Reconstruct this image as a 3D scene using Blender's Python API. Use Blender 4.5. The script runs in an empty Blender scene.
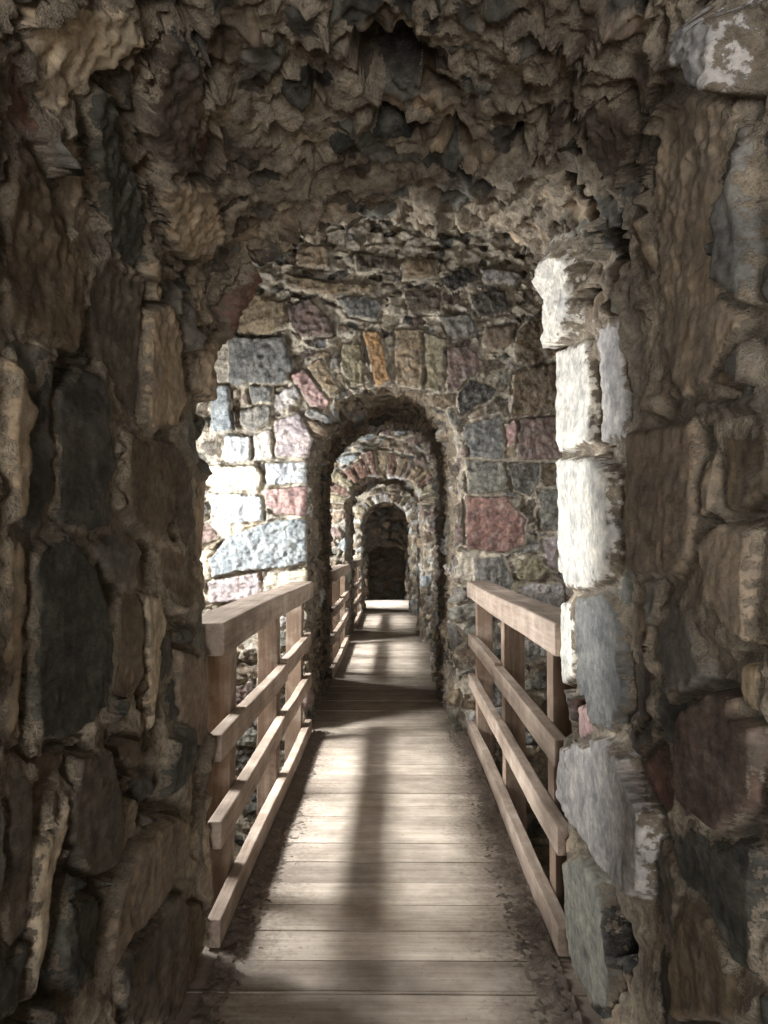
import bpy, bmesh, math, random
import numpy as np
from mathutils import Vector, Matrix

random.seed(7)
rng = np.random.default_rng(11)
C = bpy.context.scene.collection
PI = math.pi
FPX = 770.0
EYE = 1.40
PITCH = math.atan(33 / FPX)
YAW = math.atan(8 / FPX)

# ------------------------------------------------------------------ camera
cd = bpy.data.cameras.new('camera')
cd.sensor_fit = 'VERTICAL'
cd.sensor_height = 36.0
cd.lens = 36.0 * FPX / 1024
cd.clip_start = 0.05
cam = bpy.data.objects.new('camera', cd)
cam.location = (0, 0, EYE)
cam.rotation_euler = (PI / 2 + PITCH, 0, YAW)
C.objects.link(cam)
bpy.context.scene.camera = cam


def ray(px, py):
    """direction through a photo pixel, scaled so that y = 1"""
    a, b = (px - 384) / FPX, (512 - py) / FPX
    cy, sy = math.cos(PITCH), math.sin(PITCH)
    y, z = cy - b * sy, sy + b * cy
    cz, sz = math.cos(YAW), math.sin(YAW)
    dx, dy = a * cz - y * sz, a * sz + y * cz
    return dx / dy, z / dy


def on_plane(px, py, Y):
    dx, dz = ray(px, py)
    return dx * Y, EYE + dz * Y


# ------------------------------------------------------------------ numpy noise
def _hash(ix, iy, iz, k):
    h = (ix.astype(np.uint32) * np.uint32(374761393) + iy.astype(np.uint32) * np.uint32(668265263)
         + iz.astype(np.uint32) * np.uint32(2147483647) + np.uint32(k * 974711 + 12345))
    h = (h ^ (h >> np.uint32(13))) * np.uint32(1274126177)
    h = (h ^ (h >> np.uint32(16))) * np.uint32(2246822519)
    h = h ^ (h >> np.uint32(15))
    return h.astype(np.float64) / 4294967295.0


def vnoise(p, scale, k=0):
    q = p * scale
    i = np.floor(q)
    f = q - i
    i = i.astype(np.int64)
    u = f * f * f * (f * (f * 6 - 15) + 10)
    out = 0
    for a in (0, 1):
        for b in (0, 1):
            for c in (0, 1):
                w = ((u[:, 0] if a else 1 - u[:, 0]) * (u[:, 1] if b else 1 - u[:, 1])
                     * (u[:, 2] if c else 1 - u[:, 2]))
                out = out + w * _hash(i[:, 0] + a, i[:, 1] + b, i[:, 2] + c, k)
    return out * 2 - 1


def fbm(p, scale, octs=3, k=0, gain=0.5):
    s, a, n = 0, 1.0, 0
    for o in range(octs):
        s = s + a * vnoise(p + o * 7.3, scale * 2 ** o, k + o)
        n += a
        a *= gain
    return s / n


def ridged(p, scale, octs=3, k=0):
    s, a, n = 0, 1.0, 0
    for o in range(octs):
        s = s + a * (1 - 2 * np.abs(vnoise(p + o * 5.1, scale * 2 ** o, k + o)))
        n += a
        a *= 0.5
    return s / n


def smooth(a, b, x):
    t = np.clip((x - a) / (b - a), 0, 1)
    return t * t * (3 - 2 * t)


def voronoi(p, cell, k=0, jit=0.85):
    """nearest and second nearest jittered lattice seed: edge distance in metres, id hash, offset from the seed"""
    cell = np.asarray(cell, float)
    q = p / cell
    base = np.floor(q).astype(np.int64)
    n = len(p)
    d1 = np.full(n, 9e9)
    d2 = np.full(n, 9e9)
    ids = np.zeros((n, 3), np.int64)
    off = np.zeros((n, 3))
    for a in (-1, 0, 1):
        for b in (-1, 0, 1):
            for c in (-1, 0, 1):
                I = base + np.array([a, b, c])
                s = np.stack([I[:, j] + 0.5 + jit * (_hash(I[:, 0], I[:, 1], I[:, 2], k + 31 + j) - 0.5)
                              for j in range(3)], 1)
                o = q - s
                d = np.sqrt((o ** 2).sum(1))
                nw = d < d1
                d2 = np.where(nw, d1, np.minimum(d2, d))
                d1 = np.where(nw, d, d1)
                ids[nw] = I[nw]
                off[nw] = o[nw]
    return (d2 - d1) * 0.5 * cell.min(), ids, off * cell


def poly_sd(pts, poly):
    """signed distance to a polygon, positive inside"""
    poly = np.asarray(poly, float)
    d = np.full(len(pts), 9e9)
    ins = np.zeros(len(pts), bool)
    m = len(poly)
    for i in range(m):
        a, b = poly[i], poly[(i + 1) % m]
        e, w = b - a, pts - a
        t = np.clip((w @ e) / max(e @ e, 1e-12), 0, 1)
        d = np.minimum(d, np.hypot(*(w - t[:, None] * e).T))
        c = ((a[1] <= pts[:, 1]) != (b[1] <= pts[:, 1]))
        with np.errstate(divide='ignore', invalid='ignore'):
            xx = a[0] + (pts[:, 1] - a[1]) / (b[1] - a[1]) * (b[0] - a[0])
        ins ^= c & (pts[:, 0] < xx)
    return np.where(ins, d, -d)


# ------------------------------------------------------------------ materials
def new_mat(name):
    m = bpy.data.materials.new(name)
    m.use_nodes = True
    nt = m.node_tree
    nt.nodes.clear()
    out = nt.nodes.new('ShaderNodeOutputMaterial')
    bs = nt.nodes.new('ShaderNodeBsdfPrincipled')
    nt.links.new(bs.outputs[0], out.inputs[0])
    bs.inputs['Roughness'].default_value = 0.85
    return m, nt, bs


def N(nt, typ, **kw):
    n = nt.nodes.new('ShaderNode' + typ)
    for k, v in kw.items():
        if k.startswith('i_'):
            n.inputs[int(k[2:]) if k[2:].isdigit() else k[2:]].default_value = v
        else:
            setattr(n, k, v)
    return n


def ramp(nt, src, stops):
    r = nt.nodes.new('ShaderNodeValToRGB')
    el = r.color_ramp.elements
    while len(el) < len(stops):
        el.new(0.5)
    for e, (p, c) in zip(el, stops):
        e.position = p
        e.color = (*c, 1) if len(c) == 3 else c
    nt.links.new(src, r.inputs[0])
    return r


def mixc(nt, fac, a, b, mode='MIX'):
    m = nt.nodes.new('ShaderNodeMix')
    m.data_type = 'RGBA'
    m.blend_type = mode
    for s, v in ((0, fac), (6, a), (7, b)):
        if hasattr(v, 'links'):
            nt.links.new(v, m.inputs[s])
        else:
            m.inputs[s].default_value = (*v, 1) if isinstance(v, tuple) and len(v) == 3 else v
    return m.outputs[2]


def math_(nt, op, a, b=None, clamp=False):
    m = nt.nodes.new('ShaderNodeMath')
    m.operation = op
    m.use_clamp = clamp
    for s, v in ((0, a), (1, b)):
        if v is None:
            continue
        if hasattr(v, 'links'):
            nt.links.new(v, m.inputs[s])
        else:
            m.inputs[s].default_value = v
    return m.outputs[0]


def masonry_material(name, mortar_dark, mortar_light, bump=0.5, smear=0.045, vein=0.22, bloom=0.5, contrast=1.0, dirty=0.0, grain=0.4, stone_bump=1.2, bed=(1.0, 1.0, 0.7)):
    m, nt, bs = new_mat(name)
    L = nt.links.new
    tc = N(nt, 'TexCoord')
    ac = N(nt, 'Attribute', attribute_name='stone')
    ae = N(nt, 'Attribute', attribute_name='edge')
    nf = N(nt, 'TexNoise', i_2=38.0, i_3=6.0, i_4=0.65)
    nm = N(nt, 'TexNoise', i_2=9.0, i_3=5.0, i_4=0.6)
    ng = N(nt, 'TexNoise', i_2=160.0, i_3=4.0, i_4=0.7)
    for n in (nf, nm, ng):
        L(tc.outputs['Object'], n.inputs['Vector'])
    # stone colour with veins and grain
    g = ramp(nt, nf.outputs[0], [(0.28, (1 - .55 * contrast,) * 3), (0.5, (0.98, 0.97, 0.95)), (0.72, (1 + .75 * contrast, 1 + .70 * contrast, 1 + .6 * contrast))])
    st = mixc(nt, 1.0, ac.outputs['Color'], g.outputs[0], 'MULTIPLY')
    gm = ramp(nt, nm.outputs[0], [(0.3, (0.62, 0.62, 0.64)), (0.7, (1.4, 1.34, 1.25))])
    st = mixc(nt, 1.0, st, gm.outputs[0], 'MULTIPLY')
    mp = N(nt, 'Mapping')
    mp.inputs['Scale'].default_value = bed
    mp.inputs['Rotation'].default_value = (0.15, 0.1, 0.05)
    L(tc.outputs['Object'], mp.inputs[0])
    wv = N(nt, 'TexNoise', i_2=22.0, i_3=5.0, i_4=0.7)
    L(mp.outputs[0], wv.inputs['Vector'])
    vm = ramp(nt, wv.outputs[0], [(0.475, (0, 0, 0)), (0.5, (1, 1, 1)), (0.525, (0, 0, 0))])
    st = mixc(nt, math_(nt, 'MULTIPLY', vm.outputs[0], vein), st, (0.5, 0.46, 0.4))
    nb = N(nt, 'TexNoise', i_2=19.0, i_3=8.0, i_4=0.72)
    L(mp.outputs[0], nb.inputs['Vector'])
    bm_ = ramp(nt, nb.outputs[0], [(0.50, (0, 0, 0)), (0.66, (1, 1, 1))])
    st = mixc(nt, math_(nt, 'MULTIPLY', bm_.outputs[0], bloom), st, (0.50, 0.46, 0.39))
    dk = ramp(nt, nb.outputs[0], [(0.32, (0.42, 0.40, 0.38)), (0.44, (1, 1, 1))])
    st = mixc(nt, contrast, st, mixc(nt, 1.0, st, dk.outputs[0], 'MULTIPLY'))
    # mortar colour
    mc = ramp(nt, nf.outputs[0], [(0.3, mortar_dark), (0.52, tuple(0.5 * (a + b) for a, b in zip(mortar_dark, mortar_light))), (0.72, mortar_light)])
    mo = mixc(nt, 1.0, mc.outputs[0], gm.outputs[0], 'MULTIPLY')
    sp = ramp(nt, ng.outputs[0], [(0.33, (0.35, 0.33, 0.3)), (0.45, (1, 1, 1))])
    mo = mixc(nt, 0.8, mo, sp.outputs[0], 'MULTIPLY')
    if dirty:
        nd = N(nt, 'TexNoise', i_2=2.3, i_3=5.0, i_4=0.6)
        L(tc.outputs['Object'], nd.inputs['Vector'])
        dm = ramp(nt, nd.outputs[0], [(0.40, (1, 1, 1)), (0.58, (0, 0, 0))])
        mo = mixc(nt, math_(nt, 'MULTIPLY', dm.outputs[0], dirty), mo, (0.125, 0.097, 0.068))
    # where mortar covers the stone: edge distance broken up with fine noise
    e = math_(nt, 'ADD', ae.outputs['Fac'], math_(nt, 'MULTIPLY', math_(nt, 'SUBTRACT', nf.outputs[0], 0.5), smear))
    e = math_(nt, 'ADD', e, math_(nt, 'MULTIPLY', math_(nt, 'SUBTRACT', nb.outputs[0], 0.5), smear * 1.2))
    mk = N(nt, 'MapRange', interpolation_type='SMOOTHSTEP')
    L(e, mk.inputs[0])
    mk.inputs[1].default_value = 0.002
    mk.inputs[2].default_value = 0.010
    L(mixc(nt, mk.outputs[0], mo, st), bs.inputs['Base Color'])
    bs.inputs['Roughness'].default_value = 0.82
    bs.inputs['Specular IOR Level'].default_value = 0.25
    nr = N(nt, 'TexNoise', i_2=16.0, i_3=7.0)
    nr.noise_type = 'RIDGED_MULTIFRACTAL'
    L(mp.outputs[0], nr.inputs['Vector'])
    hm = math_(nt, 'ADD', nf.outputs[0], math_(nt, 'MULTIPLY', ng.outputs[0], grain))
    hm = math_(nt, 'ADD', hm, math_(nt, 'MULTIPLY', nr.outputs[0], 0.25))
    hs = math_(nt, 'ADD', math_(nt, 'MULTIPLY', nb.outputs[0], stone_bump), math_(nt, 'MULTIPLY', nr.outputs[0], 0.3 * stone_bump))
    hs = math_(nt, 'ADD', hs, 0.45)
    mx = N(nt, 'Mix')
    L(mk.outputs[0], mx.inputs[0])
    L(hm, mx.inputs[2])
    L(hs, mx.inputs[3])
    hh = mx.outputs[0]
    bp = N(nt, 'Bump', i_0=bump, i_1=0.02)
    L(hh, bp.inputs['Height'])
    L(bp.outputs[0], bs.inputs['Normal'])
    return m


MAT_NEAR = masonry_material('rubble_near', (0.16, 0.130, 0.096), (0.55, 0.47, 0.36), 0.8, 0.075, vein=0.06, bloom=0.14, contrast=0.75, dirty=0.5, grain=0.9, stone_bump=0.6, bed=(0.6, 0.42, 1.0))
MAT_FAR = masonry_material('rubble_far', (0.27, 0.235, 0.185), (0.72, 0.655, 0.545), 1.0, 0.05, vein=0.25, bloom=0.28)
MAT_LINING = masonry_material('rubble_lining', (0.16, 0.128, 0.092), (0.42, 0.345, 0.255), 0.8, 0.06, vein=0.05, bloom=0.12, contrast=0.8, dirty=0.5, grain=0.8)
MAT_DARK = masonry_material('rubble_dark', (0.05, 0.04, 0.03), (0.12, 0.10, 0.075), 0.5, 0.05, bloom=0.1)  # very dark mortar, used on the end walls

PAL = {
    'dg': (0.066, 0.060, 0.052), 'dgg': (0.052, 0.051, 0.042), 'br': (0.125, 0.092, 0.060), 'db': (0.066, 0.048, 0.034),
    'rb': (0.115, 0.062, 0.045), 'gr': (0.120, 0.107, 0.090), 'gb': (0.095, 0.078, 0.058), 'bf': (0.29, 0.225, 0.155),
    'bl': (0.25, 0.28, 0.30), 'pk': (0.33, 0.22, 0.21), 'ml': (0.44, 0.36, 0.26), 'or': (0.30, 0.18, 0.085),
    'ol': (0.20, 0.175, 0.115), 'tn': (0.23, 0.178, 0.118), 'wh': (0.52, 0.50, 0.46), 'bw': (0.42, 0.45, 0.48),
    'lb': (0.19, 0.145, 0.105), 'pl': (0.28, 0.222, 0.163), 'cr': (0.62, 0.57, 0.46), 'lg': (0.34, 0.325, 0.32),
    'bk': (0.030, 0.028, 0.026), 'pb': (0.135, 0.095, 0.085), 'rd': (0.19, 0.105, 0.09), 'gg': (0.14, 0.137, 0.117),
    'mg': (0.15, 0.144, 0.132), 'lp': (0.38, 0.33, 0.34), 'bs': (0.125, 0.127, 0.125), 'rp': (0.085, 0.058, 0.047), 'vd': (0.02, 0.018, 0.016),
}


# ------------------------------------------------------------------ masonry
def resample(pts, step):
    pts = np.asarray(pts, float)
    d = np.r_[0, np.cumsum(np.hypot(*np.diff(pts, axis=0).T))]
    n = max(int(d[-1] / step), 8)
    t = np.linspace(0, d[-1], n + 1)
    return np.stack([np.interp(t, d, pts[:, 0]), np.interp(t, d, pts[:, 1])], 1)


def soften(p, w):
    k = np.ones(2 * w + 1) / (2 * w + 1)
    q = np.pad(p, ((w, w), (0, 0)), mode='edge')
    q[:w] = 2 * p[0] - p[1:w + 1][::-1]
    q[-w:] = 2 * p[-1] - p[-w - 1:-1][::-1]
    return np.stack([np.convolve(q[:, i], k, 'valid') for i in (0, 1)], 1)


def grid_object(name, P, mat, stone=None, edge=None, wrap=False):
    """P: (nu, nv, 3) -> one smooth mesh object"""
    nu, nv, _ = P.shape
    idx = np.arange(nu * nv).reshape(nu, nv)
    if wrap:
        idx = np.vstack([idx, idx[:1]])
    q = np.stack([idx[:-1, :-1], idx[1:, :-1], idx[1:, 1:], idx[:-1, 1:]], -1).reshape(-1, 4)
    me = bpy.data.meshes.new(name)
    me.vertices.add(nu * nv)
    me.vertices.foreach_set('co', P.reshape(-1).astype(np.float32))
    me.loops.add(q.size)
    me.loops.foreach_set('vertex_index', q.reshape(-1).astype(np.int32))
    me.polygons.add(len(q))
    me.polygons.foreach_set('loop_start', (np.arange(len(q)) * 4).astype(np.int32))
    me.polygons.foreach_set('use_smooth', np.ones(len(q), bool))
    me.update(calc_edges=True)
    if stone is not None:
        a = me.attributes.new('stone', 'FLOAT_COLOR', 'POINT')
        a.data.foreach_set('color', np.c_[stone, np.ones(len(stone))].reshape(-1).astype(np.float32))
        b = me.attributes.new('edge', 'FLOAT', 'POINT')
        b.data.foreach_set('value', edge.astype(np.float32))
    me.materials.append(mat)
    o = bpy.data.objects.new(name, me)
    C.objects.link(o)
    return o


def relief(P, cell, palette, k, rough, amp, polys, dom, void=0.0, patch=0.0, mort0=-0.022, crev=0.03, joint=0.010, facet=0.006, grow=0.0, chips=None, chip_cell=0.075, flatten=0.0, tilt=0.35, chip_share=0.5, bedding=1.0):
    """heights, stone colours and edge distances of rubble masonry over base points P.
    polys: list of (region id, polygon, colour, height, void?) in the 2-D domain dom = (region ids, coords)"""
    n = len(P)
    wp = P + 0.035 * np.stack([fbm(P, 5, 2, 50 + i + k) for i in range(3)], 1)
    wp = wp + 0.008 * np.stack([vnoise(P, 30, 60 + i + k) for i in range(3)], 1)
    e, ids, off = voronoi(wp, cell, k)
    h1 = _hash(ids[:, 0], ids[:, 1], ids[:, 2], k + 1)
    h2 = _hash(ids[:, 0], ids[:, 1], ids[:, 2], k + 2)
    tl = np.stack([_hash(ids[:, 0], ids[:, 1], ids[:, 2], k + 5 + j) - 0.5 for j in range(3)], 1)
    pal = np.array([PAL[c] for c in palette])
    col = pal[np.minimum((h1 * len(pal)).astype(int), len(pal) - 1)] * (0.75 + 0.5 * h2)[:, None]
    e = e - joint - 0.012 * rough                      # mortar joint
    if patch:
        pm = fbm(P, 3.2, 3, 80 + k)
        e = e - 0.09 * smooth(0.30 - patch, 0.42 - patch, pm)
    hs = amp * (h2 - 0.45) + (off * tl).sum(1) * (tilt + 0.5 * rough)
    voidm = np.zeros(n)
    flat = np.zeros(n)
    reg, uv = dom
    wuv = uv + 0.016 * np.stack([fbm(P, 9, 4, 90 + k, 0.6), fbm(P, 9, 4, 94 + k, 0.6)], 1)
    lr = random.Random(k)
    for (rg, poly, c, hgt, tag) in polys:
        poly = np.asarray(poly)
        lo, hi = poly.min(0) - 0.06, poly.max(0) + 0.06
        s = np.where((reg == rg) & (uv[:, 0] > lo[0]) & (uv[:, 0] < hi[0]) & (uv[:, 1] > lo[1]) & (uv[:, 1] < hi[1]))[0]
        if not len(s):
            continue
        sd = poly_sd(wuv[s], poly) + grow
        cen = poly.mean(0)
        tx, ty = lr.uniform(-.045, .045), lr.uniform(-.045, .045)
        hh = hgt + (wuv[s] - cen) @ np.array([tx, ty])
        w = sd > -0.018
        s, sd, hh = s[w], sd[w], hh[w]
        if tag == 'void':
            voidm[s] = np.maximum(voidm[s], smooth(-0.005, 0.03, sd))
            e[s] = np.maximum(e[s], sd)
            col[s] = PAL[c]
        else:
            e[s] = sd
            hs[s] = hh
            col[s] = PAL[c]
            flat[s] = 1.0
            voidm[s] = 0
    Pb = P * np.array([1, bedding, 1])
    fine = fbm(Pb, 24, 3, 20 + k, 0.6)
    mid = fbm(Pb, 7, 3, 24 + k)
    # broken, bladed stone faces
    rg_ = ridged(P * np.array([1, 1, 0.7]), 9, 3, 28 + k)
    crag = ridged(P, 15, 3, 33 + k)
    p = smooth(-0.006, 0.012, e + 0.012 * fine)
    stone_h = hs + (1 - 0.75 * flat) * (0.010 + 0.028 * rough) * rg_ + 0.006 * mid + facet * fine + facet * 1.3 * crag * (1 - flatten * flat)
    mort_h = mort0 + (0.014 + 0.04 * rough) * mid + (0.012 + 0.018 * rough) * fine + 0.022 * rough * crag + 0.012 * rough * rg_
    h = mort_h * (1 - p) + stone_h * p
    chip = None
    if chips is not None:
        # small broken rubble bedded in crusty mortar
        cw = P + 0.012 * np.stack([fbm(P, 14, 2, 140 + i + k) for i in range(3)], 1)
        ce, ci, co = voronoi(cw, np.array([1, 1, 0.75]) * chip_cell, k + 77, 0.95)
        c1 = _hash(ci[:, 0], ci[:, 1], ci[:, 2], k + 78)
        c2 = _hash(ci[:, 0], ci[:, 1], ci[:, 2], k + 79)
        ct = np.stack([_hash(ci[:, 0], ci[:, 1], ci[:, 2], k + 80 + j) - 0.5 for j in range(3)], 1)
        isst = c1 < chip_share
        cm = np.where(isst, smooth(-0.001, 0.006, ce - 0.003 + 0.006 * fine), 1.0)
        base = 0.011 * crag + 0.018 * mid + 0.014 * fine
        chh = base + np.where(isst, 0.040 * (c2 - 0.55), 0.022 * (c2 - 0.5)) + (co * ct).sum(1) * np.where(isst, 1.3, 1.0)
        chh = base * 0.8 * (1 - cm) + chh * cm - 0.012
        cc = pal[np.minimum((c2 * len(pal)).astype(int), len(pal) - 1)] * (0.5 + 0.7 * c1)[:, None]
        chip = smooth(0.42, 0.58, chips + 0.35 * fbm(P, 4, 3, 150 + k)) * (1 - flat)
        h = h * (1 - chip) + chh * chip
        sel = chip > 0.5
        col = np.where(sel[:, None], cc, col)
        e = np.where(sel, np.where(isst, ce * 4 + 0.004, -0.05), e)
    # open joints where the mortar has fallen out
    cr = smooth(0.02, 0.16, fbm(P, 4.5, 2, 37 + k)) * np.exp(-((e + 0.006) / 0.010) ** 2)
    h = h - crev * cr * (1 - (chip if chip is not None else 0))
    h = h + rough * 0.010 * fbm(P, 48, 2, 39 + k, 0.7)
    if void:
        vm = smooth(0.52, 0.66, fbm(P, 5.5, 2, 70 + k) + (void - 0.5) * 0.25 + 0.12 * mid) * (1 - flat)
        h = h - 0.11 * vm * rough
    h = h - 0.10 * voidm
    return h, col, e


def arch_wall(name, outline, yf, yb, mat, du, df, dt, Sfine, Smax, cell, pal, k, px_polys=(), face_polys=(),
              amp=(0.03, 0.03), rough_top=0.0, void=0.0, patch=0.0, back=True, side='wall', tun_range=None, rbev=0.05,
              label=None, rough_all=0.0, mort0=-0.022, crev=0.03, joint=0.010, facet=0.006, grow=0.0, chip_fn=None, taper=0.0, nsoft=0.06, inner=None, chip_share=0.5, bedding=1.0, flatten=0.0, tilt=0.35, chip_cell=0.075):
    o = resample(outline, du)
    o = soften(o, max(int(0.05 / du), 1))
    T = np.gradient(o, axis=0)
    T /= np.hypot(*T.T)[:, None]
    Nn = np.stack([-T[:, 1], T[:, 0]], 1)          # pointing into the masonry
    Nn = soften(Nn, max(int(nsoft / du), 1))
    Nn /= np.hypot(*Nn.T)[:, None]
    tt = np.r_[0, np.cumsum(np.hypot(*np.diff(o, axis=0).T))]
    prof = []                                       # (s, y, ns, ny, region)
    s = Smax
    far = []
    while s > Sfine:
        far.append(s)
        s -= max(df * 3, 0.05)
    for s in far + list(np.arange(Sfine, rbev, -df)):
        prof.append((s, yf, 0, -1, 0))
    na = max(int(rbev * 1.57 / df), 3)
    for i in range(na + 1):
        a = PI / 2 * i / na
        prof.append((rbev - rbev * math.sin(a), yf + rbev - rbev * math.cos(a), -math.sin(a), -math.cos(a), 0 if i < na / 2 else 1))
    y0, y1 = yf + rbev, yb - rbev
    y = y0
    while y < y1 - 1e-4:
        d = dt
        if tun_range and y < tun_range:
            d = dt * 5
        y = min(y + d, y1)
        prof.append((0, y, -1, 0, 1))
    for i in range(1, na + 1):
        a = PI / 2 * i / na
        prof.append((rbev - rbev * math.cos(a), y1 + rbev * math.sin(a), -math.cos(a), math.sin(a), 1 if i <= na * 0.75 else 2))
    for s in np.r_[np.arange(rbev + 0.03, 0.3, 0.03), np.arange(0.3, Smax + .1, 0.1)]:
        prof.append((s, yb, 0, 1, 2))
    prof = np.array(prof)
    nu, nv = len(o), len(prof)
    X = o[:, None, 0] + Nn[:, None, 0] * prof[None, :, 0]
    Z = o[:, None, 1] + Nn[:, None, 1] * prof[None, :, 0]
    Y = np.broadcast_to(prof[None, :, 1], (nu, nv))
    X = X - taper * np.clip(Nn[:, None, 0], 0, 1) * np.clip((Y - yf) / (yb - yf), 0, 1)
    P = np.stack([X, Y, Z], -1).reshape(-1, 3)
    D = np.stack([Nn[:, None, 0] * prof[None, :, 2], np.broadcast_to(prof[None, :, 3], (nu, nv)), Nn[:, None, 1] * prof[None, :, 2]], -1).reshape(-1, 3)
    reg = np.broadcast_to(prof[None, :, 4], (nu, nv)).reshape(-1).astype(int)
    tg = np.broadcast_to(tt[:, None], (nu, nv)).reshape(-1)
    uv = np.where((reg == 1)[:, None], np.stack([tg, P[:, 1]], 1), np.stack([P[:, 0], P[:, 2]], 1))
    # photo outlines of single stones, carried onto the wall
    polys = []
    for pts, c, hgt, tag in px_polys:
        q = []
        for px, py in pts:
            dx, dz = ray(px, py)
            lo, hi = 0.3, yb + 0.06
            pos = o
            for _ in range(40):
                m = 0.5 * (lo + hi)
                x, z = dx * m, EYE + dz * m
                j = np.argmin((o[:, 0] - x) ** 2 + (o[:, 1] - z) ** 2)
                out = (x - o[j, 0]) * Nn[j, 0] + (z - o[j, 1]) * Nn[j, 1] > 0
                if out:
                    hi = m
                else:
                    lo = m
            q.append((tt[j], lo))
        polys.append((1, q, c, hgt, tag))
    for pts, c, hgt, tag in face_polys:
        polys.append((0, pts, c, hgt, tag))
    top = smooth(1.75, 2.25, P[:, 2]) * (reg == 1)
    rough = rough_all + rough_top * top
    am = np.where(reg == 0, amp[0], amp[1]) * (1 + 0.8 * rough)
    h, col, e = relief(P, cell, pal, k, rough, am, polys, (reg, uv), void, patch, mort0, crev, joint, facet, grow, None if chip_fn is None else chip_fn(P, reg), chip_cell, flatten, tilt, chip_share, bedding)
    Q = P + D * h[:, None]
    ob = grid_object(name, Q.reshape(nu, nv, 3), mat, col, e)
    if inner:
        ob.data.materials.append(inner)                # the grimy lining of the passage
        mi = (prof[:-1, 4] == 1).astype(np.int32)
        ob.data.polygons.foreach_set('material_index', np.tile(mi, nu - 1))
    ob['kind'] = 'structure'
    if label:
        ob['label'] = label
        ob['category'] = 'wall'
    return ob


def opening(xl, xr, zs, apex, n=40, ex=2.2, base=-0.9):
    cx, rx, rz = 0.5 * (xl + xr), 0.5 * (xr - xl), apex - zs
    pts = [(xl, base), (xl, zs)]
    for i in range(1, n):
        a = PI - PI * i / n
        c, s = math.cos(a), math.sin(a)
        pts.append((cx + rx * math.copysign(abs(c) ** (2 / ex), c), zs + rz * abs(s) ** (2 / ex)))
    return pts + [(xr, zs), (xr, base)]


def px(*f):
    return list(zip(f[0::2], f[1::2]))


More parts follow.
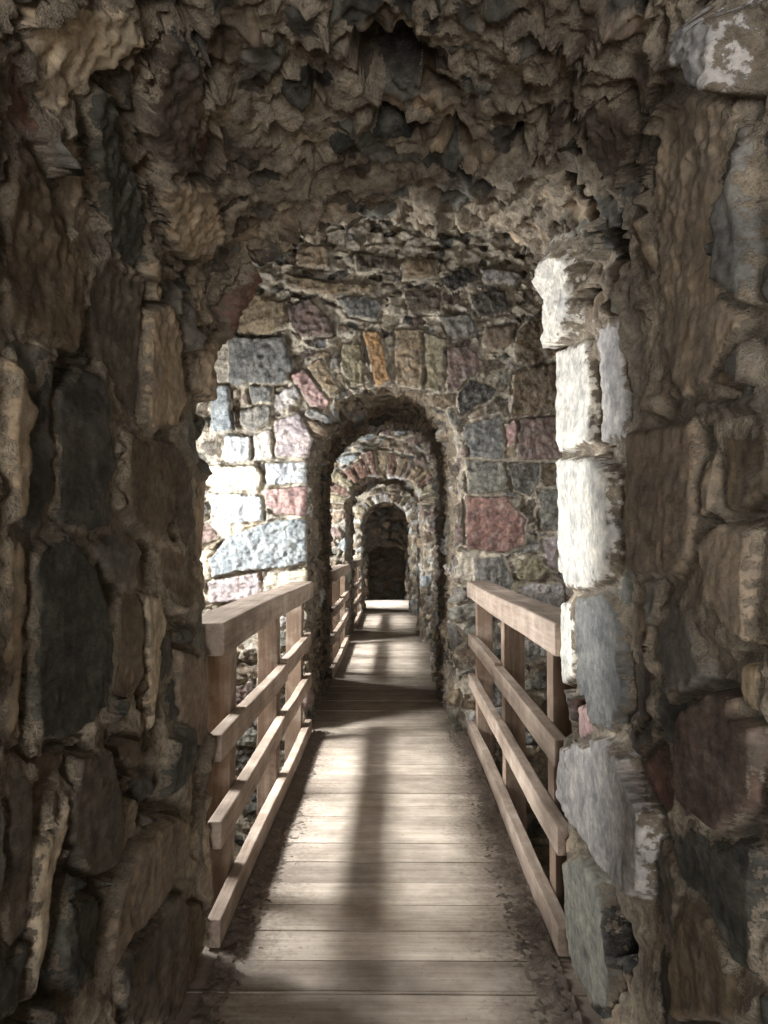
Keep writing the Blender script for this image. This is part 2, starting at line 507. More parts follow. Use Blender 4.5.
# ---- the passage the photograph is taken from --------------------------------
TUNNEL = [
    (px(46, 140, 76, 90, 79, 140, 90, 205, 103, 250, 90, 258, 82, 285, 77, 280, 64, 225), 'pl', -0.005, ''),
    (px(0, 250, 8, 130, 25, 140, 45, 185, 62, 225, 75, 285, 80, 325, 72, 360, 55, 350, 30, 335, 0, 325), 'br', 0.012, ''),
    (px(80, 85, 95, 76, 108, 90, 112, 145, 135, 185, 142, 240, 130, 270, 105, 250, 92, 205, 80, 140), 'dgg', 0.02, ''),
    (px(155, 45, 172, 25, 195, 60, 200, 85, 190, 130, 175, 160, 160, 165, 150, 140, 138, 130, 138, 105, 146, 85), 'db', 0.03, ''),
    (px(120, 75, 137, 70, 138, 120, 128, 115), 'dg', -0.01, ''),
    (px(90, 262, 105, 252, 130, 274, 141, 282, 141, 340, 140, 415, 120, 405, 100, 370, 84, 325, 84, 290), 'gb', 0.0, ''),
    (px(141, 310, 160, 300, 172, 330, 178, 400, 170, 430, 150, 432, 142, 420, 141, 350), 'bf', 0.03, ''),
    (px(50, 388, 75, 366, 95, 375, 108, 415, 114, 460, 109, 530, 90, 537, 60, 535, 48, 510, 48, 440), 'dg', 0.012, ''),
    (px(28, 420, 35, 372, 45, 362, 48, 400, 46, 500, 40, 530, 18, 530, 15, 500), 'dg', 0.01, ''),
    (px(0, 350, 12, 375, 22, 410, 20, 470, 10, 520, 0, 525), 'bf', 0.03, ''),
    (px(22, 545, 60, 537, 85, 552, 100, 580, 112, 620, 115, 660, 108, 690, 90, 725, 60, 745, 30, 745, 22, 700, 24, 600), 'dgg', 0.012, ''),
    (px(0, 535, 16, 538, 21, 600, 18, 660, 13, 735, 0, 740), 'bf', 0.01, ''),
    (px(82, 542, 120, 535, 135, 547, 134, 580, 108, 584, 94, 560), 'gr', 0.01, ''),
    (px(120, 432, 150, 440, 168, 470, 170, 520, 155, 540, 140, 535, 122, 515), 'br', 0.02, ''),
    (px(155, 437, 175, 442, 190, 470, 194, 520, 196, 560, 188, 558, 178, 530, 171, 480), 'gb', 0.0, ''),
    (px(195, 480, 205, 480, 208, 530, 205, 560, 196, 555), 'bf', 0.0, ''),
    (px(155, 547, 185, 552, 195, 590, 185, 610, 162, 590), 'br', 0.01, ''),
    (px(117, 592, 134, 588, 140, 640, 136, 690, 112, 708, 114, 650), 'br', 0.01, ''),
    (px(138, 592, 155, 592, 163, 620, 155, 690, 150, 735, 145, 700, 141, 650), 'ml', 0.015, ''),
    (px(165, 627, 175, 632, 174, 670, 161, 684, 158, 650), 'dg', 0.0, ''),
    (px(175, 645, 203, 660, 207, 720, 200, 748, 178, 720, 172, 690), 'lb', 0.015, ''),
    (px(70, 752, 105, 747, 115, 780, 120, 830, 113, 868, 80, 880, 62, 850, 60, 800), 'gb', 0.02, ''),
    (px(115, 742, 138, 737, 145, 760, 130, 772, 116, 766), 'br', 0.01, ''),
    (px(137, 840, 165, 815, 180, 815, 182, 830, 172, 870, 147, 918, 122, 938, 106, 960, 99, 970, 105, 920, 115, 872), 'lb', 0.03, ''),
    (px(0, 765, 26, 772, 30, 860, 26, 920, 0, 955), 'gb', 0.01, ''),
    (px(30, 850, 46, 830, 55, 795, 58, 830, 46, 880, 36, 950, 26, 1010, 18, 1000, 25, 940), 'ml', 0.02, ''),
    (px(122, 947, 150, 927, 172, 892, 180, 902, 182, 980, 170, 1024, 120, 1024), 'gb', 0.02, ''),
    (px(62, 902, 98, 888, 104, 905, 95, 975, 72, 960), 'dgg', 0.0, ''),
    (px(184, 902, 198, 900, 205, 930, 195, 980, 184, 995), 'br', 0.0, ''),
    (px(15, 30, 60, 0, 130, 0, 134, 38, 110, 68, 72, 85, 45, 125, 22, 80), 'ml', 0.02, ''),
    (px(0, 60, 13, 42, 18, 82, 28, 128, 10, 122, 0, 118), 'rb', 0.0, ''),
    (px(150, 180, 200, 175, 215, 220, 205, 250, 180, 260, 160, 240), 'bf', 0.04, ''),
    (px(214, 315, 225, 285, 245, 255, 254, 270, 252, 295, 235, 330, 219, 343, 213, 332), 'rb', 0.06, ''),
    (px(257, 256, 270, 237, 284, 246, 284, 270, 270, 284, 257, 275), 'dg', 0.03, ''),
    (px(192, 132, 205, 122, 218, 136, 214, 165, 200, 160), 'rb', -0.03, ''),
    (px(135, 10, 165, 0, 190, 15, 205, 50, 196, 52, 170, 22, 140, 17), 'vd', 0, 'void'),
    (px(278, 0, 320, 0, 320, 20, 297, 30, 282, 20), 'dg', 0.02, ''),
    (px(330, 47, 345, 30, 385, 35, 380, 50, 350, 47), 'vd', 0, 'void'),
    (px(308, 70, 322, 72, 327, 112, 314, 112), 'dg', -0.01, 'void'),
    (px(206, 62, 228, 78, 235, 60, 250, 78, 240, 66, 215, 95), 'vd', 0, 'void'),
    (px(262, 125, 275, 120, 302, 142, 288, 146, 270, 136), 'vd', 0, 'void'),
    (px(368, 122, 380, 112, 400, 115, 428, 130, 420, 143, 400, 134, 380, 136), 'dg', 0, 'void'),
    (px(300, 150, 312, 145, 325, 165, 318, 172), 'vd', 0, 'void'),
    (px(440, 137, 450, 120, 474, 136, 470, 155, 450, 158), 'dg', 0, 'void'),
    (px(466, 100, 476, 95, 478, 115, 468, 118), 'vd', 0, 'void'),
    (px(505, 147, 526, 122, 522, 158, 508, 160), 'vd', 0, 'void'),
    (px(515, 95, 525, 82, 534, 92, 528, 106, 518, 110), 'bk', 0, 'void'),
    (px(587, 112, 605, 95, 640, 117, 645, 130, 625, 175, 606, 170, 588, 140), 'db', 0.02, ''),
    (px(450, 0, 477, 0, 475, 27, 455, 30), 'dg', 0.0, ''),
    (px(420, 8, 444, 12, 440, 30, 422, 28), 'bk', 0.0, ''),
    (px(515, 35, 530, 25, 555, 35, 550, 50, 525, 48), 'dg', 0.0, ''),
    (px(576, 0, 602, 0, 596, 30, 582, 60, 576, 30), 'db', 0.0, ''),
    (px(657, 0, 667, 0, 678, 40, 670, 50, 660, 35), 'db', 0.0, ''),
    (px(542, 117, 572, 110, 560, 140, 547, 152), 'db', 0.0, ''),
    (px(655, 170, 662, 168, 664, 215, 656, 205), 'vd', 0, 'void'),
    (px(600, 225, 606, 230, 604, 252, 598, 245), 'dgg', 0, ''),
    # right-hand side
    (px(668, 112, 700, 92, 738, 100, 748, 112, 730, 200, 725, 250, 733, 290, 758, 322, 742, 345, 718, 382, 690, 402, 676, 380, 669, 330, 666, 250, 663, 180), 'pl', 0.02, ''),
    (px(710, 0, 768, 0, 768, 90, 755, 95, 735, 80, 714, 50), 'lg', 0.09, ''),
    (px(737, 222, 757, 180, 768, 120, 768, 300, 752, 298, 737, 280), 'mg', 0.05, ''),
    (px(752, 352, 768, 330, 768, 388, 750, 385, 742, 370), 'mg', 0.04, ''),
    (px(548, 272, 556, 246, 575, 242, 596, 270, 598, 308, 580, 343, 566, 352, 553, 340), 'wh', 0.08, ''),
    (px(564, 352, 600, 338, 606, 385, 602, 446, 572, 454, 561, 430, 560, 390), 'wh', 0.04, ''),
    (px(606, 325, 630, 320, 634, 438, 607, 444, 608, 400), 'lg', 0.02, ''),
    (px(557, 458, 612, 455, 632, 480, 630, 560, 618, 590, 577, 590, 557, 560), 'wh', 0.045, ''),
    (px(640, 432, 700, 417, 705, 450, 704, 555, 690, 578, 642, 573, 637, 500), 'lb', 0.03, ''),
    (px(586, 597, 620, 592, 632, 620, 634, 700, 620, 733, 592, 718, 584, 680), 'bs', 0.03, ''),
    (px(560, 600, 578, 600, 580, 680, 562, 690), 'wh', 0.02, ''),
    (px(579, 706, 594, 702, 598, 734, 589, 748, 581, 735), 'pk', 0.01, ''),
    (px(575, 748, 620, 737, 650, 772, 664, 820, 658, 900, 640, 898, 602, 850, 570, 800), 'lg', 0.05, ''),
    (px(566, 862, 590, 852, 610, 890, 624, 960, 618, 1010, 602, 1008, 582, 970, 567, 920), 'gg', 0.03, ''),
    (px(657, 650, 680, 602, 698, 610, 718, 680, 700, 698, 672, 693), 'gr', 0.02, ''),
    (px(687, 712, 720, 692, 768, 702, 768, 808, 722, 848, 692, 800), 'rp', 0.03, ''),
    (px(682, 838, 710, 827, 730, 842, 750, 832, 768, 842, 768, 985, 742, 968, 717, 918, 692, 888, 682, 860), 'dgg', 0.02, ''),
    (px(692, 897, 714, 907, 738, 970, 768, 1002, 768, 1024, 682, 1024, 674, 960), 'br', 0.02, ''),
    (px(615, 915, 632, 920, 638, 970, 620, 960), 'vd', 0, 'void'),
    (px(708, 540, 740, 512, 768, 522, 768, 645, 746, 638, 722, 600), 'pl', 0.03, ''),
    (px(727, 432, 768, 422, 768, 498, 722, 515), 'br', 0.0, ''),
    (px(742, 662, 768, 655, 768, 715, 747, 712), 'bf', 0.01, ''),
    (px(632, 660, 650, 640, 655, 700, 640, 735), 'db', 0.0, ''),
    (px(640, 770, 660, 740, 682, 790, 676, 830), 'rb', 0.0, ''),
    (px(700, 400, 768, 395, 768, 418, 706, 414), 'gb', 0.02, ''),
]
OUT1 = [(-0.65, -0.9)]
for q in [(208, 900), (208, 800), (208, 700), (207, 600), (206, 500), (208, 400), (213, 352), (228, 308), (258, 265), (298, 244), (340, 233),
          (400, 229), (450, 233), (500, 242), (540, 258), (561, 290), (565, 350), (565, 450), (563, 550), (565, 650), (566, 750), (567, 850), (570, 900)]:
    OUT1.append(on_plane(*q, 2.7))
OUT1.append((OUT1[-1][0], -0.9))
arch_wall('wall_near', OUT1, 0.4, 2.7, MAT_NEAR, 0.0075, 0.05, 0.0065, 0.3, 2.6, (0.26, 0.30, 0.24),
          ['dg', 'br', 'gb', 'gr', 'db', 'bf', 'lb', 'gg', 'dgg', 'pl'], 3, px_polys=TUNNEL, amp=(0.03, 0.035), rough_top=1.0,
          void=0.5, patch=0.05, tun_range=1.05, rough_all=0.28, mort0=0.004, crev=0.06, facet=0.0045, flatten=0.8, bedding=0.5, tilt=0.12,
          chip_fn=lambda P, reg: 0.78 * smooth(1.95, 2.35, P[:, 2]) + 0.12 * smooth(1.2, 2.0, P[:, 2]), chip_cell=0.085)

# ---- the next wall: face seen across the first bay ---------------------------
Y2 = 5.9
FACE2 = [
    ('230 338 282 338 293 365 290 380 270 385 230 385', 'bs', .03), ('228 298 250 293 285 305 287 325 270 335 240 335', 'tn', .02),
    ('289 308 310 300 330 320 330 335 300 336 291 325', 'pb', .02), ('286 275 310 280 375 287 375 297 330 297 288 286', 'tn', .03),
    ('338 300 360 296 385 303 375 320 350 315', 'bs', .02), ('364 332 379 332 390 382 376 385', 'or', .035),
    ('395 330 425 330 424 386 398 385', 'tn', .02), ('426 335 447 340 440 393 426 388', 'ol', .015),
    ('343 345 359 345 363 382 352 386 341 366', 'ol', .02), ('292 376 304 370 330 400 325 410 311 405', 'pk', .02),
    ('306 366 319 359 340 389 331 397', 'tn', .02), ('212 388 228 386 232 430 212 432', 'bl', .02),
    ('240 410 270 405 272 420 255 430 240 425', 'mg', .02), ('250 387 272 387 272 402 252 402', 'bs', .01),
    ('276 420 300 415 312 440 308 458 276 455', 'lp', .03), ('205 468 255 466 262 475 260 489 230 491 208 485', 'cr', .03),
    ('266 464 307 462 307 483 268 486', 'bw', .02), ('267 490 308 487 308 515 276 514 267 504', 'pk', .03),
    ('208 494 262 496 262 519 215 524', 'bw', .01), ('210 560 230 537 262 524 307 519 306 562 280 567 245 569 213 577', 'bl', .035),
    ('208 582 258 573 262 590 250 600 210 602', 'lp', .01), ('268 573 308 570 308 590 280 598 264 600', 'cr', .02),
    ('225 435 250 437 250 460 226 462', 'bw', .01), ('254 435 270 430 272 458 255 460', 'wh', .0),
    ('514 376 530 369 566 362 566 415 511 418', 'br', .035), ('515 335 530 322 556 320 558 355 530 365 516 362', 'br', .02),
    ('485 330 514 325 510 345 495 350 482 345', 'lb', .02), ('447 350 465 345 485 365 465 385 447 392', 'pb', .02),
    ('457 396 470 380 495 390 490 400 460 415', 'bk', .03), ('463 426 500 416 505 440 502 459 470 457', 'bs', .02),
    ('505 425 514 420 518 440 508 447', 'pk', .02), ('520 420 562 416 562 460 518 462', 'pb', .02),
    ('466 461 503 463 508 489 470 494', 'gg', .03), ('506 464 540 464 540 480 530 496 515 491', 'dg', .03),
    ('466 497 505 497 525 520 522 545 505 552 466 547', 'rd', .03), ('538 490 558 490 558 530 543 530', 'gg', .01),
    ('515 560 535 556 549 570 532 583 517 577', 'ol', .035), ('475 560 500 556 512 580 510 590 475 580', 'mg', .02),
    ('520 586 562 584 562 612 520 603', 'lg', .02), ('542 540 556 535 556 570 546 565', 'lp', .01),
    ('543 463 560 463 560 485 543 485', 'br', .0), ('440 318 470 315 475 332 452 340', 'mg', .02), ('470 295 505 290 508 312 478 318', 'dg', .02),
    ('400 262 430 260 436 276 405 280', 'tn', .02), ('355 255 395 258 395 270 358 272', 'gb', .02), ('440 280 466 268 478 280 450 292', 'bk', .02),
    ('480 268 520 274 515 284 484 282', 'lg', .02), ('405 292 440 290 440 312 410 314', 'gb', .01), ('300 245 330 250 328 268 296 264', 'bf', .02),
]
F2 = [([on_plane(*q, Y2) for q in px(*map(float, s.split()))], c, h, '') for s, c, h in FACE2]
OUT2 = [(-0.655, -0.9)]
for q in [(307, 690), (307, 600), (307, 520), (307, 465), (310, 445), (320, 421), (343, 400), (383, 388), (418, 391), (442, 412), (452, 438), (455, 470), (455, 540), (454, 620), (453, 690)]:
    OUT2.append(on_plane(*q, Y2))
OUT2.append((OUT2[-1][0], -0.9))
arch_wall('wall_far', OUT2, Y2, 8.15, MAT_FAR, 0.0065, 0.010, 0.02, 1.35, 2.6, (0.24, 0.24, 0.16),
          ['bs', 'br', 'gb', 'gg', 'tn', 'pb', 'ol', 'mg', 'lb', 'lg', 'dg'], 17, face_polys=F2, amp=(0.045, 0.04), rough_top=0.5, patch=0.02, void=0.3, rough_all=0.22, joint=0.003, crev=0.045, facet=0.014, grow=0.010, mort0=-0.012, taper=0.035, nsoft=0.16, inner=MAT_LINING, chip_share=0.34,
          chip_fn=lambda P, reg: np.where(reg == 0, 0.62 * smooth(2.65, 3.05, P[:, 2]) + 0.16, np.where(reg == 1, 0.55, 0.0)), chip_cell=0.085)


# ---- the walls beyond, each with a ring of voussoirs ------------------------
def voussoirs(xl, xr, zs, apex, depth, n, seed, pal):
    r = random.Random(seed)
    cx, rx, rz = 0.5 * (xl + xr), 0.5 * (xr - xl), apex - zs
    a = PI * 1.02
    out = []
    w = [r.uniform(0.7, 1.4) for _ in range(n)]
    tot = sum(w)
    for i in range(n):
        a1 = a - PI * 1.04 * w[i] / tot
        d = depth * r.uniform(0.75, 1.15)
        g = 0.018
        A, B = a - g, a1 + g
        q = [(cx + (rx + k_) * math.cos(t), zs + (rz + k_) * math.sin(t)) for t, k_ in ((A, .02), (B, .02), (B, d), (A, d))]
        out.append((q, r.choice(pal), r.uniform(0.0, 0.035), ''))
        a = a1
    return out


A3 = (-0.655, 0.435, 1.95, 2.42)
arch_wall('wall_third', opening(*A3), 11.2, 12.8, MAT_FAR, 0.02, 0.016, 0.04, 0.9, 2.6, (0.26, 0.24, 0.17),
          ['bl', 'br', 'lb', 'gg', 'tn', 'pb', 'lg', 'mg'], 23, face_polys=voussoirs(*A3, 0.34, 19, 5, ['ol', 'rb', 'tn', 'gb', 'lb', 'pb', 'br']), amp=(0.045, 0.04), rough_top=0.4, rough_all=0.15, inner=MAT_LINING, joint=0.003, crev=0.045, facet=0.011, grow=0.010)
A4 = (-0.60, 0.375, 1.75, 2.25)
arch_wall('wall_fourth', opening(*A4), 15.6, 17.2, MAT_FAR, 0.025, 0.02, 0.05, 0.6, 2.6, (0.24, 0.24, 0.17),
          ['bl', 'br', 'lb', 'gg', 'tn', 'lg', 'mg'], 29, face_polys=voussoirs(*A4, 0.22, 17, 9, ['wh', 'ol', 'tn', 'lg', 'lb', 'bf']), amp=(0.04, 0.04), rough_all=0.1, inner=MAT_LINING)
A5 = (-0.62, 0.36, 1.12, 1.40)
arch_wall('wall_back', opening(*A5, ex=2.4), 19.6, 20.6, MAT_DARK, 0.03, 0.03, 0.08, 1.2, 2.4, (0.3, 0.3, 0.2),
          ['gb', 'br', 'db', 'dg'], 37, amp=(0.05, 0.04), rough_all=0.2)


def plane_grid(name, x0, x1, y0, y1, fn, d, mat, k, pal, cell, nrm, rough=0.3, amp=0.04):
    nx, ny = max(int(abs(x1 - x0) / d), 2), max(int(abs(y1 - y0) / d), 2)
    U, V = np.meshgrid(np.linspace(x0, x1, nx), np.linspace(y0, y1, ny), indexing='ij')
    P = fn(U.reshape(-1), V.reshape(-1))
    h, col, e = relief(P, cell, pal, k, np.full(len(P), rough), amp, [], (np.zeros(len(P), int), np.zeros((len(P), 2))))
    Q = P + np.asarray(nrm) * h[:, None]
    o = grid_object(name, Q.reshape(nx, ny, 3), mat, col, e)
    o['kind'] = 'structure'
    return o


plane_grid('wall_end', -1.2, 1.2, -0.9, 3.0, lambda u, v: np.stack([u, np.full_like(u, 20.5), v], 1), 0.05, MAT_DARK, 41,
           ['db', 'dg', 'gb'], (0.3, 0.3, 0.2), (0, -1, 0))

# ---- bays: side walls with a window slot (the right-hand one added), vault and pit ---------------------
XL, XR = -2.05, 2.0
BAYS = [(-2.8, 0.4, -1.2), (2.7, 5.9, 4.30), (8.15, 11.2, 9.70), (12.8, 15.6, 14.2), (17.2, 19.6, 18.4)]
WIN_Z, WIN_H, WIN_W = 1.58, 0.90, 2.10


def side_wall(name, xw, y0, y1, win, sgn, k):
    """stone side wall of a bay; win = (centre y, width) leaves a window slot with a deep reveal"""
    yc, hw, hh = win[0], win[1] / 2, WIN_H / 2
    ring = []
    for i in range(96):
        a = 2 * PI * i / 96
        c, s = math.cos(a), math.sin(a)
        ring.append((yc + hw * math.copysign(abs(c) ** 0.25, c), WIN_Z + hh * math.copysign(abs(s) ** 0.25, s)))
    ring = np.array(ring)
    rect = []
    for i in range(96):
        dy, dz = ring[i] - np.array([yc, WIN_Z])
        ky = ((y1 + .05 - yc) if dy > 0 else (yc - y0 + .05)) / max(abs(dy), 1e-6)
        kz = ((4.3 - WIN_Z) if dz > 0 else (WIN_Z + 0.95)) / max(abs(dz), 1e-6)
        m = min(ky, kz)
        rect.append((yc + dy * m, WIN_Z + dz * m))
    rect = np.array(rect)
    rows = []
    for f in np.r_[np.linspace(1, 0, 40)]:
        rows.append(np.c_[np.full(96, xw), ring * (1 - f) + rect * f])
    for dpt in np.linspace(0.05, 0.55, 8):
        rows.append(np.c_[np.full(96, xw - sgn * dpt), ring])
    R = np.stack(rows, 1)
    P = R.reshape(-1, 3)
    h, col, e = relief(P, (0.25, 0.26, 0.18), ['bs', 'br', 'gb', 'gg', 'tn', 'lg'], k, np.full(len(P), .15), .04, [],
                       (np.zeros(len(P), int), np.zeros((len(P), 2))))
    Q = P + np.array([sgn, 0, 0]) * h[:, None]
    o = grid_object(name, Q.reshape(96, len(rows), 3), MAT_FAR, col, e, wrap=True)
    o['kind'] = 'structure'


for i, (y0, y1, yc) in enumerate(BAYS):
    side_wall('wall_left', XL, y0, y1, (yc, WIN_W), 1, 50 + i)
    side_wall('wall_right', XR, y0, y1, (yc, 1.2), -1, 60 + i)  # the slot on this side is added to admit fill light
    cx0 = 0.5 * (XL + XR)

    def vault(u, v):
        return np.stack([u, v, 3.45 + 0.85 * np.sqrt(np.maximum(1 - ((u - cx0) / 2.15) ** 2, 0))], 1)
    plane_grid('ceiling', XL - .05, XR + .05, y0 - .05, y1 + .05, vault, 0.05, MAT_NEAR, 70 + i, ['br', 'gb', 'dg', 'tn'], (0.25, 0.25, 0.2), (0, 0, -1))
    plane_grid('ground', XL - .1, XR + .1, y0 - .1, y1 + .1, lambda u, v: np.stack([u, v, np.full_like(u, -0.85)], 1), 0.05, MAT_NEAR, 80 + i,
               ['br', 'gb', 'db', 'dg'], (0.2, 0.2, 0.15), (0, 0, 1), rough=0.6)
arch_wall('wall_behind', opening(-0.65, 0.58, 1.9, 2.4), -3.6, -2.8, MAT_NEAR, 0.05, 0.05, 0.05, 0.3, 2.2, (0.26, 0.25, 0.2),
          ['br', 'gb', 'dg', 'tn'], 90)  # unseen wall; its opening is added for the fill from behind

# ------------------------------------------------------------------ wood
def wood_material(name, dark, light, axis, scale=1.0, worn=(0.5, 0.45, 0.38), var=False, wear=0.25):
    m, nt, bs = new_mat(name)
    L = nt.links.new
    tc = N(nt, 'TexCoord')
    oi = N(nt, 'ObjectInfo')
    va = N(nt, 'VectorMath', operation='ADD')
    L(tc.outputs['Object'], va.inputs[0])
    sc = N(nt, 'VectorMath', operation='SCALE')
    sc.inputs[0].default_value = (3.1, 7.7, 5.3)
    L(oi.outputs['Random'], sc.inputs['Scale'])
    L(sc.outputs[0], va.inputs[1])
    mp = N(nt, 'Mapping')
    s = [1.0, 1.0, 1.0]
    s[axis] = 0.06
    mp.inputs['Scale'].default_value = s
    L(va.outputs[0], mp.inputs[0])
    n1 = N(nt, 'TexNoise', i_2=70.0 * scale, i_3=6.0, i_4=0.65)
    n2 = N(nt, 'TexNoise', i_2=16.0 * scale, i_3=4.0, i_4=0.6)
    n3 = N(nt, 'TexNoise', i_2=5.0, i_3=5.0, i_4=0.65)
    L(mp.outputs[0], n1.inputs['Vector'])
    L(mp.outputs[0], n2.inputs['Vector'])
    L(va.outputs[0], n3.inputs['Vector'])
    g = math_(nt, 'ADD', math_(nt, 'MULTIPLY', n1.outputs[0], 0.5), math_(nt, 'MULTIPLY', n2.outputs[0], 0.5))
    c = ramp(nt, g, [(0.34, dark), (0.62, light)])
    col = c.outputs[0]
    b = ramp(nt, n3.outputs[0], [(0.3, (0.7, 0.68, 0.66)), (0.7, (1.25, 1.22, 1.2))])
    col = mixc(nt, 1.0, col, b.outputs[0], 'MULTIPLY')
    if var:
        at = N(nt, 'Attribute', attribute_name='plank')
        tone = ramp(nt, at.outputs['Fac'], [(0.0, (0.78, 0.76, 0.74)), (1.0, (1.2, 1.19, 1.17))])
        col = mixc(nt, 1.0, col, tone.outputs[0], 'MULTIPLY')
        nd = N(nt, 'TexNoise', i_2=45.0, i_3=5.0, i_4=0.7)
        L(tc.outputs['Object'], nd.inputs['Vector'])
        dm = ramp(nt, nd.outputs[0], [(0.60, (0, 0, 0)), (0.70, (1, 1, 1))])
        col = mixc(nt, math_(nt, 'MULTIPLY', dm.outputs[0], 0.55), col, (0.10, 0.075, 0.055))
    if var:
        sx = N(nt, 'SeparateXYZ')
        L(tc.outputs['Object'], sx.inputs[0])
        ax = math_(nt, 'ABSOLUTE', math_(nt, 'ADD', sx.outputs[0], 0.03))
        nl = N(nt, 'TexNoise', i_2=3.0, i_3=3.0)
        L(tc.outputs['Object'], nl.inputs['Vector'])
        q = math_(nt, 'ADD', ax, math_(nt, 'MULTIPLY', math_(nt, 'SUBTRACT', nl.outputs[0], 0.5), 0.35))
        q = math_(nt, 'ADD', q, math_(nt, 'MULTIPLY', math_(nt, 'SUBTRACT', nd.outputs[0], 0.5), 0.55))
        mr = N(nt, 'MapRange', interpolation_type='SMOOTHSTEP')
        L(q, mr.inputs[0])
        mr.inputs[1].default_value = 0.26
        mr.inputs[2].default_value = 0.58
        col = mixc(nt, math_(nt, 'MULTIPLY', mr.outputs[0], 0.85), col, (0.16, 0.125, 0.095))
    w = ramp(nt, n3.outputs[0], [(0.52, (0, 0, 0)), (0.68, (1, 1, 1))])
    col = mixc(nt, math_(nt, 'MULTIPLY', w.outputs[0], wear), col, worn)
    L(col, bs.inputs['Base Color'])
    bs.inputs['Roughness'].default_value = 0.8
    bs.inputs['Specular IOR Level'].default_value = 0.3
    bp = N(nt, 'Bump', i_0=0.35, i_1=0.006)
    L(g, bp.inputs['Height'])
    L(bp.outputs[0], bs.inputs['Normal'])
    return m


W_RAIL = wood_material('railing_timber', (0.19, 0.142, 0.105), (0.40, 0.315, 0.25), 1)
W_POST = wood_material('post_timber', (0.10, 0.066, 0.044), (0.24, 0.165, 0.115), 2)
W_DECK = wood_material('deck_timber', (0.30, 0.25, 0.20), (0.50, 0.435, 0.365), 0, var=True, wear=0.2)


def mesh_obj(name, bm, mat, parent=None, smooth_=False):
    me = bpy.data.meshes.new(name)
    bm.normal_update()
    bm.to_mesh(me)
    bm.free()
    me.materials.append(mat)
    if smooth_:
        for p in me.polygons:
            p.use_smooth = True
    o = bpy.data.objects.new(name, me)
    C.objects.link(o)
    if parent:
        o.parent = parent
    return o


def beam(x0, x1, y0, y1, z0, z1, bev=0.006, seed=0, jit=0.003, chamf=None):
    """a sawn timber: box with worn edges, slightly uneven along its length"""
    bm = bmesh.new()
    r = random.Random(seed)
    dims = (x1 - x0, y1 - y0, z1 - z0)
    ax = max(range(3), key=lambda i: dims[i])
    bmesh.ops.create_cube(bm, size=1.0)
    for v in bm.verts:
        v.co = Vector((x0 + (v.co.x + .5) * dims[0], y0 + (v.co.y + .5) * dims[1], z0 + (v.co.z + .5) * dims[2]))
    bmesh.ops.bevel(bm, geom=bm.edges[:], offset=bev, segments=2, profile=0.6, affect='EDGES')
    n = max(int(dims[ax] / 0.22), 1)
    for i in range(1, n):
        co = [0, 0, 0]
        no = [0, 0, 0]
        co[ax] = (x0, y0, z0)[ax] + dims[ax] * i / n
        no[ax] = 1
        bmesh.ops.bisect_plane(bm, geom=bm.verts[:] + bm.edges[:] + bm.faces[:], plane_co=co, plane_no=no)
    ph = [r.uniform(0, 6) for _ in range(4)]
    for v in bm.verts:
        t = v.co[ax]
        for j in range(3):
            if j != ax:
                v.co[j] += jit * math.sin(t * 2.3 + ph[j]) + 0.4 * jit * math.sin(t * 9.1 + ph[j] * 2)
    return bm


def railing(side, y0, y1, xin, label, group, posts, seed, split):
    """xin: walk-side face of the boards; posts stand outside them and run down past the deck"""
    s = -1 if side == 'l' else 1
    root = bpy.data.objects.new('wooden_railing', None)
    root.location = (xin, y0, 0)
    root['label'] = label
    root['category'] = 'railing'
    root['group'] = group
    C.objects.link(root)

    def part(name, xa, xb, ya, yb, za, zb, mat, k, bev=0.006):
        a, b = sorted((s * xa, s * xb))
        bm = beam(a, b, ya - y0, yb - y0, za, zb, bev, seed * 20 + k)
        return mesh_obj(name, bm, mat, root)
    for i, yp in enumerate(posts):
        part('post', 0.052, 0.165, yp, yp + 0.115, -0.30, 1.01, W_POST, i)
    part('top_rail', -0.004, 0.165, y0, y1, 1.012, 1.128, W_RAIL, 5, 0.010)
    part('middle_rail', 0.0, 0.05, y0 + .01, split, 0.635, 0.73, W_RAIL, 6)
    part('middle_rail', 0.004, 0.05, split + .004, y1, 0.65, 0.745, W_RAIL, 7)
    part('lower_rail', 0.0, 0.05, y0 - .01, split, 0.345, 0.44, W_RAIL, 8)
    part('lower_rail', 0.004, 0.05, split + .004, y1, 0.352, 0.447, W_RAIL, 9)
    part('kick_board', 0.0, 0.05, y0, y1, 0.004, 0.10, W_RAIL, 10)
    return root


railing('l', 2.72, 5.80, -0.595, 'brown timber railing on the left of the walkway in the nearest lit bay', 'timber railings along the walkway', (3.10, 4.36, 5.52), 1, 4.42)
railing('r', 2.68, 5.80, 0.562, 'brown timber railing on the right of the walkway, in front of the red stone', 'timber railings along the walkway', (2.96, 4.24, 5.58), 2, 4.30)
railing('l', 8.22, 11.12, -0.61, 'short-looking timber railing on the left seen through the second arch', 'timber railings along the walkway', (8.5, 9.75, 10.9), 3, 9.8)
railing('l', 12.85, 15.55, -0.60, 'smallest, most distant timber railing, left of the far passage', 'timber railings along the walkway', (13.1, 14.2, 15.3), 4, 14.25)

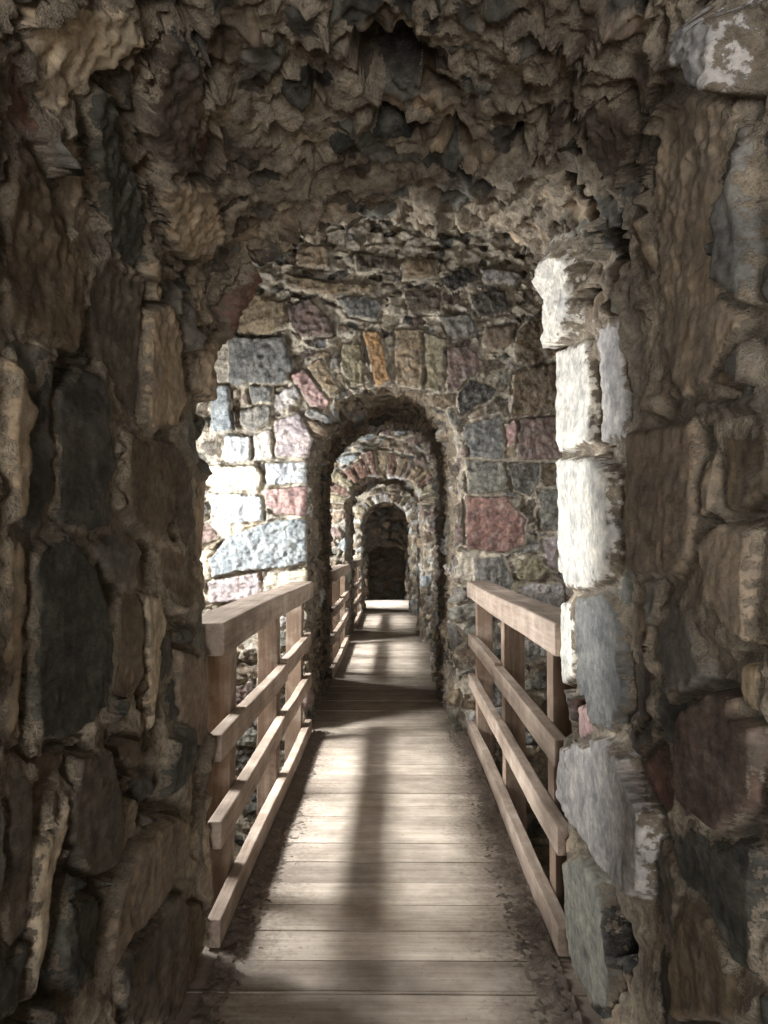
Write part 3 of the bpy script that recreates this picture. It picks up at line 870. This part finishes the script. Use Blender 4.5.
# ------------------------------------------------------------------ plank deck
bm = bmesh.new()
tone = []
y = -2.78
seams = [2.48, 2.66, 2.86, 3.06, 3.26, 3.47, 3.68, 3.86, 4.04]
r = random.Random(5)
ys = [y]
while ys[-1] < 2.3:
    ys.append(ys[-1] + r.uniform(.17, .23))
ys += seams
while ys[-1] < 19.7:
    ys.append(ys[-1] + r.uniform(.16, .22))
for a, b in zip(ys[:-1], ys[1:]):
    g = r.uniform(.001, .0035)
    z0 = r.uniform(-.003, .002)
    yaw = r.uniform(-.004, .004)
    vs = []
    xl, xr = -0.80 + r.uniform(-.02, .02), 0.74 + r.uniform(-.02, .02)
    if any(p0 - .05 < a and b < p1 + .05 for p0, p1, _ in BAYS[1:4]):
        xl, xr = -0.650 + r.uniform(-.008, .004), 0.615 + r.uniform(-.004, .008)
    top = []
    for (zz, ins) in ((-.05, 0), (z0 - .005, 0), (z0, .0025)):
        ring = [bm.verts.new((x, yy + yaw * x, zz)) for x, yy in ((xl, a + g / 2 + ins), (xr, a + g / 2 + ins), (xr, b - g / 2 - ins), (xl, b - g / 2 - ins))]
        top.append(ring)
    for lo, hi in zip(top[:-1], top[1:]):
        for i in range(4):
            bm.faces.new((lo[i], lo[(i + 1) % 4], hi[(i + 1) % 4], hi[i]))
    bm.faces.new(top[-1])
    tone += [r.random()] * 12
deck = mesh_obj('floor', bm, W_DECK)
deck['kind'] = 'structure'
at = deck.data.attributes.new('plank', 'FLOAT', 'POINT')
at.data.foreach_set('value', np.array(tone, np.float32))

# ------------------------------------------------------------------ dirt along both edges of the walkway
m, nt, bs = new_mat('grit')
tc = N(nt, 'TexCoord')
n1 = N(nt, 'TexNoise', i_2=120.0, i_3=5.0, i_4=0.75)
n2 = N(nt, 'TexNoise', i_2=12.0, i_3=3.0)
nt.links.new(tc.outputs['Object'], n1.inputs['Vector'])
nt.links.new(tc.outputs['Object'], n2.inputs['Vector'])
c1 = ramp(nt, n1.outputs[0], [(0.3, (0.075, 0.055, 0.04)), (0.55, (0.17, 0.13, 0.098)), (0.75, (0.32, 0.27, 0.22))])
c2 = ramp(nt, n2.outputs[0], [(0.3, (.75, .75, .75)), (.7, (1.2, 1.2, 1.2))])
nt.links.new(mixc(nt, 1.0, c1.outputs[0], c2.outputs[0], 'MULTIPLY'), bs.inputs['Base Color'])
bp = N(nt, 'Bump', i_0=0.8, i_1=0.01)
nt.links.new(n1.outputs[0], bp.inputs['Height'])
nt.links.new(bp.outputs[0], bs.inputs['Normal'])
bs.inputs['Roughness'].default_value = 0.95
MAT_DIRT = m


def dirt(sgn, xe, width, y0, y1, label):
    d = 0.011
    nx, ny = int(width / d), int((y1 - y0) / d)
    U, V = np.meshgrid(np.linspace(0, width, nx), np.linspace(y0, y1, ny), indexing='ij')
    P = np.stack([xe - sgn * U, V, 0 * U], -1).reshape(-1, 3)
    u = U.reshape(-1)
    wv = 0.5 + 0.5 * fbm(P, 1.6, 3, 5)
    hgt = 0.014 * (1 - u / (width * (0.35 + 0.5 * wv))) + 0.004 * fbm(P, 14, 3, 6) + 0.011 * vnoise(P, 75, 8) - 0.005
    P[:, 2] = np.maximum(hgt, -0.012)
    o = grid_object('dirt', P.reshape(nx, ny, 3), MAT_DIRT)
    o['kind'] = 'stuff'
    o['label'] = label
    o['category'] = 'dirt'


dirt(-1, -0.590, 0.20, 1.6, 5.84, 'brown grit and dust gathered along the left railing and passage foot')
dirt(1, 0.557, 0.20, 1.6, 5.84, 'brown grit and dust gathered along the right railing and passage foot')

# ------------------------------------------------------------------ daylight in the left window slots, plus added fill from right and behind
w = bpy.data.worlds.new('sky')
bpy.context.scene.world = w
w.use_nodes = True
bg = w.node_tree.nodes['Background']
bg.inputs[0].default_value = (0.75, 0.87, 1.0, 1)
bg.inputs[1].default_value = 1.0
def daylight_fill(loc, aim, lx, ly, energy, spread=180, col=(0.95, 0.98, 1.0)):
    ld = bpy.data.lights.new('daylight_fill', 'AREA')
    ld.shape = 'RECTANGLE'
    ld.size, ld.size_y = lx, ly
    ld.energy = energy
    ld.spread = math.radians(spread)
    ld.color = col
    lo = bpy.data.objects.new('daylight_fill', ld)
    lo.location = loc
    zax = -Vector(aim).normalized()
    xax = Vector((0, 0, 1)).cross(zax).normalized()
    yax = zax.cross(xax)
    lo.rotation_euler = Matrix((xax, yax, zax)).transposed().to_euler()
    C.objects.link(lo)


SKY = [40, 86, 110, 80, 7]
SIDE = [0, 52, 24, 14, 0]
BEAM = [0, 58, 38, 36, 85]
for i, (y0, y1, yc) in enumerate(BAYS):
    k = (y1 - y0) / 3.2
    if i == 0:
        daylight_fill((XL - 0.10, yc, WIN_Z), (1, 0.1, 0.02), 0.9, 0.5, SKY[0])
        continue
    daylight_fill((XL - 0.10, yc + 0.72 * k, WIN_Z + 0.12), (1, 0.42, 0.0), 0.5, 0.66, SKY[i], 150)
    if SIDE[i]:
        daylight_fill((XL - 0.10, yc - 0.82 * k, 1.50), (1, -0.5, -0.06), 0.35, 0.75, SIDE[i], 100)
    daylight_fill((XL - 0.16, yc + 0.12, 1.62), (1, 0, -0.84), 1.8, 0.22, BEAM[i], 64 if i > 1 else 80)
for i in (1, 2, 3):  # added fill lamps in the right-hand slots
    yc = BAYS[i][2]
    daylight_fill((XR + 0.12, yc - 0.1, 1.75), (-1, 0.45, 0.05), 0.7, 0.6, (0, 15, 12, 8)[i], 110)
# added fill lamp behind the camera, standing in an opening made for it
daylight_fill((-0.1, -2.85, 1.05), (0, 1, 0.12), 0.9, 1.7, 108, col=(1.0, 0.99, 0.985))

sc = bpy.context.scene
sc.view_settings.view_transform = 'Standard'
sc.view_settings.look = 'None'
sc.view_settings.exposure = 0.14
sc.view_settings.gamma = 1.0
sc.view_settings.use_curve_mapping = False
sc.cycles.use_denoising = True
sc.cycles.max_bounces = 8
sc.cycles.diffuse_bounces = 6
sc.cycles.sample_clamp_indirect = 6.0
